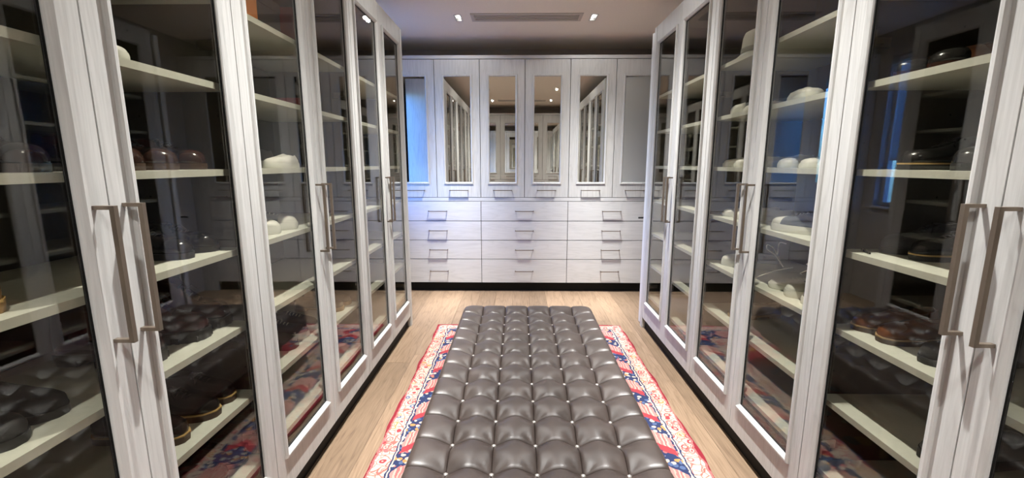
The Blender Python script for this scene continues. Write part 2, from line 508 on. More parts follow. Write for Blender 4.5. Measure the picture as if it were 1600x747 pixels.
# window in the left wall, between the end of the left run and the end cabinets
win = MB().ring([(0, WX0 - 0.10), (0.045, WX0 - 0.10), (0.045, WX0 - 0.05), (0, WX0 - 0.05)], 0, 1, 0, 1)
win.v = [(v[1], WIN[0] + v[0] * 1.0, v[2]) for v in win.v]
win = MB()
fr = [(0, 0.0), (0.04, 0.0), (0.04, 0.05), (0, 0.05)]
win.ring(fr, WIN[0], WIN[1], WIN[2], WIN[3])
win.v = [(WX0 - 0.12 + v[1], v[0], v[2]) for v in win.v]
window = win.build('window_1', 'window_white')
tag(window, 'white framed window in the side alcove letting in blue daylight', 'window', kind='structure')
MB().box(WX0 - 0.10, WX0 - 0.094, WIN[0] + 0.04, WIN[1] - 0.04, WIN[2] + 0.04, WIN[3] - 0.04).build('pane', 'window_glass', window)
MB().box(WX0 - 0.07, WX0 + 0.03, WIN[0], WIN[1], WIN[2] - 0.02, WIN[2]).build('window_sill', 'window_white', window)
def roller_blind(y0, y1, zb, label):
    bl = thing('roller_blind', label, 'blind', (WX0 - 0.03, y0, zb), 0, 'blinds of the alcove window')
    w, h = y1 - y0, WIN[3] - 0.05 - zb
    MB().box(-0.0012, 0.0012, 0, w, 0, h).build('blind_cloth', 'blind_fabric', bl)
    MB().tube([(0, 0, h + 0.02), (0, w, h + 0.02)], 0.022, 12).build('roller', 'window_white', bl, smooth=True)
    MB().box(-0.006, 0.006, 0, w, -0.018, 0.0).build('bottom_bar', 'window_white', bl)
roller_blind(4.30, 4.755, 1.55, 'pale roller blind drawn halfway down the alcove window')
roller_blind(3.98, 4.285, 2.46, 'pale roller blind rolled up beside the left cabinet run')
portal = bpy.data.lights.new('window_portal', 'AREA')
portal.shape = 'RECTANGLE'; portal.size = WIN[3] - WIN[2]; portal.size_y = WIN[1] - WIN[0]
portal.cycles.is_portal = True
po = bpy.data.objects.new('window_portal', portal); COL.objects.link(po)
po.location = (WX0 - 0.16, (WIN[0] + WIN[1]) / 2, (WIN[2] + WIN[3]) / 2); po.rotation_euler = (0, -PI / 2, 0)

# ================================================================== ceiling vents and downlights
def vent(x0, x1, y0, y1, label):
    t = thing('ceiling_vent', label, 'vent', ((x0 + x1) / 2, (y0 + y1) / 2, ZC), group='linear ceiling vents')
    hx, hy = (x1 - x0) / 2, (y1 - y0) / 2
    f = MB()
    e = 0.032
    cells_with_holes(f, -hx - e, hx + e, -hy - e, hy + e, [(-hx, hx, -hy, hy)], lambda a, b, c, d: f.box(a, b, c, d, -0.006, 0))
    f.build('frame', 'vent_paint', t)
    MB().box(-hx, hx, -hy, hy, 0.075, 0.08).build('plenum', 'vent_dark', t)
    n = 3
    for k in range(n + 1):
        yy = -hy + 0.014 + k * (2 * hy - 0.028) / n
        MB().box(-hx + 0.001, hx - 0.001, yy - 0.012, yy + 0.012, -0.004, 0.03).build('slat', 'vent_paint', t)
vent(*VENTS[0], 'long slotted air vent set in ceiling before the mirrored end cabinets')
vent(*VENTS[1], 'long slotted air vent in ceiling above the camera end')

def beam_profile(l):
    """photometric profile of a reflector bulb: bright core, soft wide skirt"""
    l.use_nodes = True
    nt = l.node_tree
    em = next(n for n in nt.nodes if n.type == 'EMISSION')
    tc = nt.nodes.new('ShaderNodeTexCoord')
    sp = N(nt, 'ShaderNodeSeparateXYZ'); L(nt, tc.outputs['Normal'], sp.inputs[0])
    c2 = math_n(nt, 'MAXIMUM', math_n(nt, 'MULTIPLY', sp.outputs[2], sp.outputs[2]), 0.001)
    tan2 = math_n(nt, 'SUBTRACT', math_n(nt, 'DIVIDE', 1.0, c2), 1.0)
    core = math_n(nt, 'POWER', math_n(nt, 'MULTIPLY_ADD', tan2, 1 / BEAM_T0 ** 2, 1.0), -3.0)
    L(nt, math_n(nt, 'ADD', core, BEAM_SKIRT), em.inputs['Strength'])

def downlight(x, y, label):
    t = thing('ceiling_downlight', label, 'light', (x, y, ZC), group='recessed ceiling downlights')
    f = MB(); e = 0.006
    cells_with_holes(f, -LHX - e, LHX + e, -LHY - e, LHY + e, [(-LHX + 0.002, LHX - 0.002, -LHY + 0.002, LHY - 0.002)], lambda a, b, c, d: f.box(a, b, c, d, -0.003, 0.0))
    f.build('trim_ring', 'lamp_trim', t)
    h = MB(); e = -0.002
    cells_with_holes(h, -LHX, LHX, -LHY, LHY, [(-LHX + 0.003, LHX - 0.003, -LHY + 0.003, LHY - 0.003)], lambda a, b, c, d: h.box(a, b, c, d, 0.001, 0.06))
    h.box(-LHX, LHX, -LHY, LHY, 0.06, 0.065)
    h.build('housing', 'lamp_trim', t)
    for s in (-1, 1):
        MB().lathe([(0.0195, 0), (0.0195, 0.012), (0.006, 0.014)], 16, c=(0, s * 0.04, 0.012)).build('lens', 'lamp_lens', t, smooth=True)
    for s in (-1, 1):
        l = bpy.data.lights.new('downlight_glow', 'SPOT'); l.shadow_soft_size = 0.016
        l.energy = LAMP_W * (1.3 if y > 4 else 1.0); l.color = LAMP_C; l.spot_size = R(160); l.spot_blend = 0.3
        beam_profile(l)
        o = bpy.data.objects.new('downlight_glow', l); COL.objects.link(o); o.parent = t; o.location = (0, s * 0.04, -0.008)
        # gimbals: each bulb leans towards the nearest cabinet fronts
        aim = Vector((LAMP_TILT * (1 if x > 0.07 else -1), s * 0.17, -1))
        if y > 4: aim = Vector((0.05 * (1 if x > 0.07 else -1), LAMP_TILT * 0.6, -1))
        if y < 1 and s < 0: aim = Vector((0.05 * (1 if x > 0.07 else -1), -LAMP_TILT * 0.6, -1))
        o.rotation_euler = aim.to_track_quat('-Z', 'Y').to_euler()
rows = {4.427: 'nearest the mirrored end cabinets', 2.99: 'above the far end of the bench', 1.56: 'above the near end of the bench', 0.11: 'above the camera'}
for x, y in LAMPS:
    downlight(x, y, 'small twin recessed downlight on the %s side %s' % ('left' if x < 0 else 'right', rows[y]))

# ================================================================== display cabinets (two long runs)
BEAD = 0.025; STILE = 0.058
GZ0, GZ1 = 0.272, 2.465             # glass opening
def bead_profile(p=0.014, w=BEAD):
    return [(0.0, 0.002), (0.0, -p * 0.6), (0.003, -p), (0.011, -p), (0.016, -p * 0.72), (w - 0.002, -p * 0.35), (w, 0.0), (w, 0.004)]

def make_handle(parent, x):
    m = MB()
    z0, z1, o, h = 1.062, 1.402, 0.040, 0.0058
    m.box(x - h, x + h, -o - h * 2, -o, z0, z1)
    m.box(x - h, x + h, -o, 0, z0, z0 + h * 1.6)
    m.box(x - h, x + h, -o, 0, z1 - h * 1.6, z1)
    m.build('handle', 'bronze_metal', parent)

def make_hinge(parent, x, s, z):
    m = MB()
    m.box(x - 0.02, x + 0.02, 0.023, 0.030, z - 0.028, z + 0.028)
    m.box(x + s * 0.012 - 0.013, x + s * 0.012 + 0.013, 0.030, 0.075, z - 0.010, z + 0.010)
    m.box(x + s * 0.03 - 0.004, x + s * 0.03 + 0.004, 0.045, 0.115, z - 0.016, z + 0.016)
    m.build('hinge', 'hinge_metal', parent)

def glass_door(t, x0, w, hinge_left, hinges=True):
    """door part; face at y = 0, room towards -y"""
    g = 0.0022
    a, b = x0 + g, x0 + w - g
    m = MB()
    o = STILE + 0.012
    m.box(a, a + o, 0, 0.022, ZB, ZT); m.box(b - o, b, 0, 0.022, ZB, ZT)
    gx0, gx1, gz0, gz1 = x0 + STILE + BEAD, x0 + w - STILE - BEAD, GZ0, GZ1
    m.box(a + o, b - o, 0, 0.022, ZB, gz0 - BEAD + 0.012); m.box(a + o, b - o, 0, 0.022, gz1 + BEAD - 0.012, ZT)
    d = m.build('door', 'white_oak', t)
    MB().ring(bead_profile(), gx0 - BEAD, gx1 + BEAD, gz0 - BEAD, gz1 + BEAD).build('bead', 'white_oak', d)
    MB().ring([(0, 0.0035), (0.0035, 0.0035), (0.0035, 0.0115), (0, 0.0115)], gx0 - 0.0005, gx1 + 0.0005, gz0 - 0.0005, gz1 + 0.0005).build('gasket', 'gasket_black', d)
    MB().box(gx0, gx1, 0.005, 0.010, gz0, gz1).build('glass_pane', 'bronze_glass', d)
    make_handle(d, b - 0.037 if hinge_left else a + 0.037)
    if hinges:
        s = -1 if hinge_left else 1
        for z in (0.40, 0.835, 1.905): make_hinge(d, (a + 0.050) if hinge_left else (b - 0.050), s, z)
    return d

def display_cabinet(label, loc, rz, ndoors, depth, far_end=None, group=None, shelves=True, single_left=True):
    """local x along the run, y into the cabinet; far_end = 'lo' or 'hi' end carries the finished end panel"""
    t = thing('display_cabinet', label, 'cabinet', loc, rz, group)
    W = ndoors * DW
    y0 = 0.0235
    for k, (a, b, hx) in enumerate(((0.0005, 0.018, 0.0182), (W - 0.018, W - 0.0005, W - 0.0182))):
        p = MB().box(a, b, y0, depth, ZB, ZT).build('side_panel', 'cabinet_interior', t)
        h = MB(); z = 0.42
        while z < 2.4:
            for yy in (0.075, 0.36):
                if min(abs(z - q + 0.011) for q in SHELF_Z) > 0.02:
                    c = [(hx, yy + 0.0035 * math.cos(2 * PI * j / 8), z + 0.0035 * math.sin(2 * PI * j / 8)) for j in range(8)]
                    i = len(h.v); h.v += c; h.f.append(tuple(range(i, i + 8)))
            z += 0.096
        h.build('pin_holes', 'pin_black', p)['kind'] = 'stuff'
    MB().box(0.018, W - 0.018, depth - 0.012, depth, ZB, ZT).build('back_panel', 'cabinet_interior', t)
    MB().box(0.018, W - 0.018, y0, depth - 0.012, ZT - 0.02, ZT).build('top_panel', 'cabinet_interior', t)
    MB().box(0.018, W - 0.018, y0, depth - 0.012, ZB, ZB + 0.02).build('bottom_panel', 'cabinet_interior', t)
    me = MB().box(0.0185, W - 0.0185, 0.032, depth - 0.013, -0.022, 0).mesh('shelf', 'shelf_cream')
    for z in SHELF_Z: link('shelf', me, t, (0, 0, z))
    MB().box(0, W, 0.03, 0.05, 0, ZB).build('toe_kick', 'toe_black', t)
    if ndoors == 2:
        glass_door(t, 0, DW, True); glass_door(t, DW, DW, False)
    else:
        glass_door(t, 0, DW, single_left)
    if far_end == 'hi':
        MB().box(W + 0.0015, W + 0.058, -0.002, depth, 0, ZT).build('end_panel', 'white_oak', t)
    elif far_end == 'lo':
        MB().box(-0.058, -0.0015, -0.002, depth, 0, ZT).build('end_panel', 'white_oak', t)
    return t

DEPTH_L, DEPTH_R = 0.515, 0.575
GL, GR = 'glass door shoe cabinets of the left run', 'glass door shoe cabinets of the right run'
Y0A = YA - DW
for k, (lab, fe) in enumerate((('white oak cabinet nearest the camera on the left, full of dark leather shoes', None),
                              ('middle white oak glass cabinet on the left holding boxes and white sneakers', None),
                              ('farthest white oak glass cabinet on the left, nearly empty, beside the window alcove', 'hi'))):
    display_cabinet(lab, (XL, Y0A + 2 * DW * k, 0), PI / 2, 2, DEPTH_L, fe, GL)
for k, (lab, fe) in enumerate((('white oak cabinet nearest the camera on the right with brown and black shoes', None),
                              ('middle white oak glass cabinet on the right holding white sneakers and a hat', None),
                              ('farthest white oak glass cabinet on the right with empty shelves', 'lo'))):
    display_cabinet(lab, (XR, Y0A + 2 * DW * (k + 1), 0), -PI / 2, 2, DEPTH_R, fe, GR)
display_cabinet('single door white oak cabinet beside the camera at left, outside the view', (XL, Y0A - DW, 0), PI / 2, 1, DEPTH_L, 'lo', GL, single_left=False)
display_cabinet('single door white oak cabinet beside the camera at right, outside the view', (XR, Y0A, 0), -PI / 2, 1, DEPTH_R, 'hi', GR)

# ================================================================== mirrored cabinets across both ends
UW = 0.9988
UX0 = 0.0694 - 1.5 * UW
def pull(parent, xc, z, half=0.108, o=0.028):
    m = MB(); h = 0.0042
    m.box(xc - half, xc + half, -o - 2 * h, -o, z - h, z + h)
    m.box(xc - half, xc - half + 2 * h, -o, 0, z - h, z + h)
    m.box(xc + half - 2 * h, xc + half, -o, 0, z - h, z + h)
    m.build('pull', 'bronze_metal', parent)

def wardrobe(label, loc, rz, filler=None, group=None):
    t = thing('mirrored_wardrobe', label, 'cabinet', loc, rz, group)
    dw = UW / 2; g = 0.0032; th = 0.022; dep = 0.56
    MB().box(0, UW, 0.026, dep, 0.112, 2.62).build('carcass', 'cabinet_interior', t)
    MB().box(0, UW, 0.055, 0.07, 0, 0.112).build('toe_kick', 'toe_black', t)
    MB().box(0, UW, -0.006, dep, 2.6255, 2.660).build('cornice', 'white_oak_horizontal', t)
    MB().box(0, UW, 0.0, 0.0255, 1.0775, 1.116).build('mid_rail', 'white_oak_horizontal', t)
    for k in range(2):
        a, b = k * dw + g, (k + 1) * dw - g
        z0, z1 = 1.1215, 2.6195
        mx0, mx1, mz0, mz1 = k * dw + 0.106, (k + 1) * dw - 0.106, 1.292, 2.440
        bw = 0.022
        m = MB(); o = 0.106 - bw + 0.008 - g
        m.box(a, a + o, 0, th, z0, z1); m.box(b - o, b, 0, th, z0, z1)
        m.box(a + o, b - o, 0, th, z0, mz0 - bw + 0.008); m.box(a + o, b - o, 0, th, mz1 + bw - 0.008, z1)
        d = m.build('door', 'white_oak', t)
        MB().ring(bead_profile(0.009, bw), mx0 - bw, mx1 + bw, mz0 - bw, mz1 + bw).build('bead', 'white_oak', d)
        MB().box(mx0 - 0.004, mx1 + 0.004, 0.004, 0.009, mz0 - 0.004, mz1 + 0.004).build('mirror_pane', 'mirror_silver', d)
        pull(d, (k + 0.5) * dw, 1.200)
    for z0, z1, zp in ((0.113, 0.3915, 0.253), (0.3985, 0.6175, 0.508), (0.6245, 0.8435, 0.734), (0.8505, 1.072, 0.961)):
        d = MB().box(g, UW - g, 0, th, z0, z1).build('drawer', 'white_oak_horizontal', t)
        pull(d, UW / 2, zp)
    if filler == 'lo': MB().box(UX0 * 0 - (UX0 - WX0) + 0.002, -0.001, 0.0, 0.022, 0, 2.66).build('filler_panel', 'white_oak', t)
    if filler == 'hi': MB().box(UW + 0.001, UW + (WX1 - UX0 - 3 * UW) - 0.002, 0.0, 0.022, 0, 2.66).build('filler_panel', 'white_oak', t)
GW = 'mirrored wardrobes across the end of the room'
for k, (lab, f) in enumerate((('left mirrored wardrobe with drawers on the end wall, its outer mirror showing blue', 'lo'),
                              ('centre mirrored wardrobe with drawers, straight behind the bench', None),
                              ('right mirrored wardrobe with drawers on the end wall, its outer mirror showing pale blue', 'hi'))):
    wardrobe(lab, (UX0 + k * UW, DB, 0), 0, f, GW)
GW2 = 'mirrored wardrobes behind the camera'
for k, lab in enumerate(('mirrored wardrobe behind the camera on its right, seen only in reflections',
                         'mirrored wardrobe directly behind the camera, seen only in the centre mirrors',
                         'mirrored wardrobe behind the camera on its left, seen only in reflections')):
    wardrobe(lab, (UX0 + (3 - k) * UW, YREAR, 0), PI, None, GW2)

# ================================================================== rug
RX0, RX1, RY0, RY1 = -0.745, 0.955, 0.30, 3.90
rhw, rhl = (RX1 - RX0) / 2, (RY1 - RY0) / 2
rug_mat(rhw, rhl)
def make_rug():
    m = MB(); nx, ny = 24, 60; T = 0.011
    def edge(s, k): return 0.007 * math.sin(s * 9.1 + k) + 0.004 * math.sin(s * 23.0 + 2 * k)
    P = []
    for j in range(ny + 1):
        row = []
        for i in range(nx + 1):
            u, v = i / nx * 2 - 1, j / ny * 2 - 1
            x = u * rhw + abs(u) ** 8 * math.copysign(1, u) * edge(v * rhl, 1.3 * math.copysign(1, u))
            y = v * rhl + abs(v) ** 8 * math.copysign(1, v) * edge(u * rhw, 2.1)
            row.append((x, y))
        P.append(row)
    n = nx + 1
    for z in (T, 0.0005):
        for j in range(ny + 1):
            for i in range(nx + 1):
                x, y = P[j][i]; m.v.append((x, y, z))
    B = n * (ny + 1)
    for j in range(ny):
        for i in range(nx):
            a = j * n + i; m.f.append((a, a + 1, a + n + 1, a + n)); m.f.append((B + a, B + a + n, B + a + n + 1, B + a + 1))
    per = [i for i in range(nx)] + [j * n + nx for j in range(ny)] + [ny * n + i for i in range(nx, 0, -1)] + [j * n for j in range(ny, 0, -1)]
    for k in range(len(per)):
        a, b = per[k], per[(k + 1) % len(per)]; m.f.append((a, b, B + b, B + a))
    o = m.build('rug', 'rug_wool', loc=((RX0 + RX1) / 2, (RY0 + RY1) / 2, 0))
    tag(o, 'red, navy and ivory patterned wool rug lying under the leather bench', 'rug')
make_rug()

# ================================================================== tufted leather bench
def make_bench():
    NX, NY, CW = 6, 14, 0.1632
    bx, by0 = 0.0695, 3.185 - NY * CW
    t = thing('tufted_bench', 'long brown button-tufted leather bench on short wooden legs in the middle', 'bench', (bx, by0 + NY * CW / 2, 0))
    HW, HL = NX * CW / 2, NY * CW / 2
    Z0, A, DROP = 0.414, 0.036, 0.075
    RC = 0.085
    rn = random.Random(7)
    corner_ph = {}
    n = 18
    def corner_round(x, y):
        ax, ay = abs(x), abs(y)
        if ax > HW - RC and ay > HL - RC:
            ux, uy = (ax - HW + RC) / RC, (ay - HL + RC) / RC
            mx = max(ux, uy); r = math.hypot(ux, uy)
            if r > 1e-6:
                k = mx / r; ux *= k; uy *= k
            ax, ay = HW - RC + ux * RC, HL - RC + uy * RC
        return math.copysign(ax, x), math.copysign(ay, y)
    def prof(u, lo_edge, hi_edge):
        """(puff, drop) across one panel; u in -1..1"""
        if (lo_edge and u < 0) or (hi_edge and u > 0):
            q = abs(u)
            return 1.0 - 0.30 * max(0, (q - 0.55) / 0.45) ** 2, max(0, (q - 0.50) / 0.50) ** 2.6
        return max(0.0, 1 - abs(u) ** 3.2) ** 0.5, 0.0
    def height(i, j, u, v):
        fu, du = prof(u, i == 0, i == NX - 1)
        fv, dv = prof(v, j == 0, j == NY - 1)
        e = 0.0
        for cu in (-1, 1):
            for cv in (-1, 1):
                ci, cj = i + (cu + 1) // 2, j + (cv + 1) // 2
                if (0 < ci < NX and 0 < cj < NY): e += math.exp(-((u - cu) ** 2 + (v - cv) ** 2) / 0.40)
        puff = fu * fv
        z = Z0 + A * max(0.0, 1 - e) * (0.75 + 0.25 * puff) - DROP * max(du, dv)
        eu = 1.0 if ((i == 0 and u < 0) or (i == NX - 1 and u > 0)) else 1 - abs(u) ** 12
        ev = 1.0 if ((j == 0 and v < 0) or (j == NY - 1 and v > 0)) else 1 - abs(v) ** 12
        z += 0.011 * (max(0.0, eu * ev) ** 0.5 - 1.0)
        # folds fanning out of each button
        for cu in (-1, 1):
            for cv in (-1, 1):
                ci, cj = i + (cu + 1) // 2, j + (cv + 1) // 2
                if not (0 < ci < NX and 0 < cj < NY): continue
                ddx, ddy = (cu - u) * -cu, (cv - v) * -cv
                r = math.hypot(u - cu, v - cv)
                if r < 1.1 and r > 1e-4:
                    th = math.atan2(abs(v - cv), abs(u - cu))
                    key = (ci, cj, cu, cv)
                    if key not in corner_ph: corner_ph[key] = (rn.uniform(0, 6.28), rn.uniform(6, 9), rn.uniform(0.0015, 0.0038))
                    ph, fq, am = corner_ph[key]
                    z += am * math.sin(fq * th + ph) * math.sin(2 * th) * math.exp(-((r - 0.38) / 0.28) ** 2)
                    z -= 0.004 * math.exp(-(r / 0.12) ** 2)
        return z
    for j in range(NY):
        for i in range(NX):
            m = MB()
            for b in range(n + 1):
                for a in range(n + 1):
                    # denser towards the seams
                    u = math.sin((a / n * 2 - 1) * PI / 2); v = math.sin((b / n * 2 - 1) * PI / 2)
                    x = -HW + (i + (u + 1) / 2) * CW; y = -HL + (j + (v + 1) / 2) * CW
                    z = height(i, j, u, v)
                    x, y = corner_round(x, y)
                    m.v.append((x, y, z))
            for b in range(n):
                for a in range(n):
                    k = b * (n + 1) + a; m.f.append((k, k + 1, k + n + 2, k + n + 1))
            me = m.mesh('leather_panel', 'bench_leather', 'all')
            link('leather_panel', me, t)
    # side band following the rounded outline
    def outline(s, z):
        pts = []
        seg = 10
        for (cx, cy, a0) in ((HW - RC, HL - RC, 0), (-HW + RC, HL - RC, 90), (-HW + RC, -HL + RC, 180), (HW - RC, -HL + RC, 270)):
            for q in range(seg + 1):
                an = R(a0 + 90 * q / seg)
                pts.append((cx + (RC + s) * math.cos(an), cy + (RC + s) * math.sin(an), z))
        return pts
    ze = Z0 + A * 0.7 - DROP
    m = MB()
    m.loft([outline(-0.02, 0.285), outline(-0.004, 0.290), outline(0.003, 0.31), outline(0.002, ze - 0.02), outline(-0.001, ze + 0.012), outline(-0.03, ze + 0.006)])
    m.build('side_band', 'bench_leather', t, smooth='all')
    m = MB(); m.loft([outline(-0.05, 0.245), outline(-0.05, 0.286)]); m.build('base_frame', 'rubber_black', t)
    bm_ = MB().lathe([(0.0015, 0.006), (0.005, 0.0052), (0.0078, 0.003), (0.0085, 0.0), (0.007, -0.004)], 14).mesh('button', 'button_metal', 'all')
    for j in range(1, NY):
        for i in range(1, NX):
            link('button', bm_, t, (-HW + i * CW, -HL + j * CW, Z0 - 0.008))
    lg = MB().lathe([(0.014, 0.0), (0.016, 0.02), (0.026, 0.245)], 18).mesh('leg', 'leg_oak', True)
    for sx in (-1, 1):
        for yy in (-HL + 0.26, 0.0, HL - 0.26):
            link('leg', lg, t, (sx * (HW - 0.12), yy, 0.0115))
make_bench()

# ================================================================== shoes
S_ = [0, .025, .07, .15, .27, .38, .46, .54, .63, .73, .84, .93, .98, 1.0]
STY = {
 #           half widths (mm)                                   heights (mm)                                      opening half widths                     inner depth
 'dress':  ([10,24,35,43,48,48,45,41,37,34,33,31,24,10], [18,31,41,47,50,57,68,80,84,80,80,85,84,78], [0,0,0,0,0,0,3,12,19,21,20,16,9,2], [0,0,0,0,0,0,3,30,58,62,62,58,40,2]),
 'boot':   ([14,30,41,48,52,51,48,45,43,42,42,40,32,14], [26,46,58,62,63,72,92,118,138,144,144,142,136,126], [0,0,0,0,0,0,3,12,24,29,30,26,15,3], [0,0,0,0,0,0,3,40,95,110,112,105,60,3]),
 'sneaker':([12,28,39,46,50,50,48,45,42,40,40,38,30,12], [14,24,31,36,42,50,59,64,60,53,52,58,61,55], [0,0,0,0,0,0,4,14,22,25,25,21,12,3], [0,0,0,0,0,0,4,26,42,38,38,40,30,3]),
 'flat':   ([12,27,38,45,49,49,47,44,41,39,38,36,28,12], [12,20,25,29,33,37,41,42,40,38,38,42,43,38], [0,0,0,0,0,2,10,18,23,25,24,20,11,3], [0,0,0,0,0,2,16,26,28,28,28,28,20,3]),
 'loafer': ([10,25,37,45,49,48,44,40,37,35,34,32,25,10], [16,28,36,41,45,52,58,56,52,50,54,60,62,56], [0,0,0,0,0,4,17,23,25,25,23,18,10,2], [0,0,0,0,0,3,34,38,38,38,40,40,28,2]),
}
SHOE_CACHE = {}
def shoe_parts(style, side, upper, sole, welt, lace, ts, lining, toe_cap, lug):
    key = (style, side, upper, sole, welt, lace, ts, lining, toe_cap, lug)
    if key in SHOE_CACHE: return SHOE_CACHE[key]
    Wd, H, O, D = STY[style]
    LEN = 0.292 if style != 'boot' else 0.302
    def cx(s): return side * 0.010 * math.sin(PI * min(1, s * 1.15)) * (1 - s * 0.4)
    out = []
    # upper: one continuous surface; toe at y = 0 (pointing to -y)
    rings = []
    for k, s in enumerate(S_):
        w, h, o, d = Wd[k] / 1000, H[k] / 1000, O[k] / 1000, D[k] / 1000
        c, y = cx(s), s * LEN
        o = min(o, w * 0.92)
        half = [(w * 0.93, 0.0), (w * 1.0, 0.20 * h), (w * 0.985, 0.42 * h)]
        if o > 0.002 and s > 0.5:   # collar zone: side rises to a rim
            half += [(o + (w - o) * 0.62, 0.68 * h), (o + (w - o) * 0.30, 0.90 * h), (o + 0.003, h), (o - 0.001, h - 0.003), (o * 0.86, h - d * 0.55), (o * 0.62, h - d)]
        else:
            half += [(w * 0.90, 0.64 * h), (w * 0.70, 0.84 * h), (w * 0.42, 0.96 * h), (w * 0.24, 0.985 * h), (w * 0.14, 0.995 * h), (w * 0.06, 1.0 * h)]
        ring = [(c + a, y, ts + z) for a, z in half] + [(c - a, y, ts + z) for a, z in reversed(half)]
        rings.append(ring)
    out.append(('upper', MB().loft(rings).mesh('upper', upper, 'all')))
    # insole
    ins = []
    for k in range(7, 13):
        o = max(O[k] / 1000 * 0.75, 0.003); ins.append((S_[k], o))
    zi = ts + (H[9] - D[9]) / 1000 + 0.004
    m = MB(); pts = [(cx(s) + o, s * LEN, zi) for s, o in ins] + [(cx(s) - o, s * LEN, zi) for s, o in reversed(ins)]
    m.v = pts; m.f = [tuple(range(len(pts)))]
    out.append(('insole', m.mesh('insole', lining)))
    def sole_out(g, z, a=0.0, b=1.0):
        ks = [k for k, s in enumerate(S_) if a <= s <= b]
        ex = lambda s: s * LEN + (-g if s < 0.02 else g if s > 0.99 else 0)
        return [(cx(S_[k]) + Wd[k] / 1000 * 0.96 + g, ex(S_[k]), z) for k in ks] + [(cx(S_[k]) - Wd[k] / 1000 * 0.96 - g, ex(S_[k]), z) for k in reversed(ks)]
    # sole
    m = MB()
    g = 0.004 if style in ('dress', 'loafer') else 0.006
    if style in ('sneaker', 'flat'):
        m.loft([sole_out(g * 0.6, 0.0), sole_out(g, 0.004), sole_out(g, ts * 0.8), sole_out(g * 0.7, ts + 0.006)])
    else:
        tf = ts * 0.45
        m.loft([sole_out(g, ts - tf), sole_out(g, ts + 0.001)])
        m.loft([sole_out(g * 0.6, 0.0, 0.70, 1.0), sole_out(g * 0.9, ts - tf, 0.70, 1.0)])
        if lug:
            m.loft([sole_out(g * 0.8, 0.001, 0.0, 0.55), sole_out(g, ts - tf, 0.0, 0.55)])
            for k in range(7):
                y = 0.004 + k * 0.024
                s = y / LEN
                q = min(range(len(S_)), key=lambda e: abs(S_[e] - s)); w = Wd[q] / 1000 + 0.0075
                m.box(cx(s) - w, cx(s) + w, y, y + 0.013, 0.0, ts - tf)
        else:
            m.loft([sole_out(g * 0.7, 0.0, 0.0, 0.5), sole_out(g, ts - tf, 0.0, 0.5)])
    out.append(('sole', m.mesh('sole', sole, True)))
    if welt:
        m = MB().loft([sole_out(g + 0.0012, ts - 0.0025), sole_out(g + 0.0012, ts + 0.0018)])
        out.append(('welt', m.mesh('welt', welt)))
    if toe_cap:
        r2 = []
        for k in range(0, 5):
            s, w, h = S_[k], Wd[k] / 1000 + 0.0012, H[k] / 1000 + 0.0014
            if k == 4: s, w, h = 0.235, 0.0475 + 0.001, H[4] / 1000 + 0.001
            half = [(w * 0.95, 0.0), (w * 1.0, 0.20 * h), (w * 0.985, 0.42 * h), (w * 0.90, 0.64 * h), (w * 0.70, 0.84 * h), (w * 0.42, 0.96 * h), (w * 0.06, 1.0 * h)]
            yy = s * LEN - (0.0015 if k == 0 else 0)
            r2.append([(cx(s) + a, yy, ts + z) for a, z in half] + [(cx(s) - a, yy, ts + z) for a, z in reversed(half)])
        out.append(('toe_cap', MB().loft(r2).mesh('toe_cap', toe_cap, 'all')))
    if lace:
        m = MB()
        for q in range(5):
            s = 0.31 + q * 0.055
            hh = [H[k] for k in range(len(S_))]
            k = max(e for e in range(len(S_)) if S_[e] <= s); f = (s - S_[k]) / (S_[k + 1] - S_[k])
            h = (hh[k] * (1 - f) + hh[k + 1] * f) / 1000 + ts
            w = 0.021
            m.tube([(cx(s) - w, s * LEN, h - 0.005), (cx(s), s * LEN + 0.002, h + 0.0035), (cx(s) + w, s * LEN + 0.006, h - 0.005)], 0.0025, 5)
        # bow
        s = 0.53; k = 7; h = H[k] / 1000 + ts - 0.004
        for sg in (-1, 1):
            m.tube([(cx(s), s * LEN - 0.012, h - 0.008), (cx(s) + sg * 0.02, s * LEN - 0.02, h - 0.002), (cx(s) + sg * 0.033, s * LEN - 0.034, h - 0.022), (cx(s) + sg * 0.012, s * LEN - 0.022, h - 0.012)], 0.0022, 5)
        out.append(('laces', m.mesh('laces', lace, 'all')))
    SHOE_CACHE[key] = out
    return out

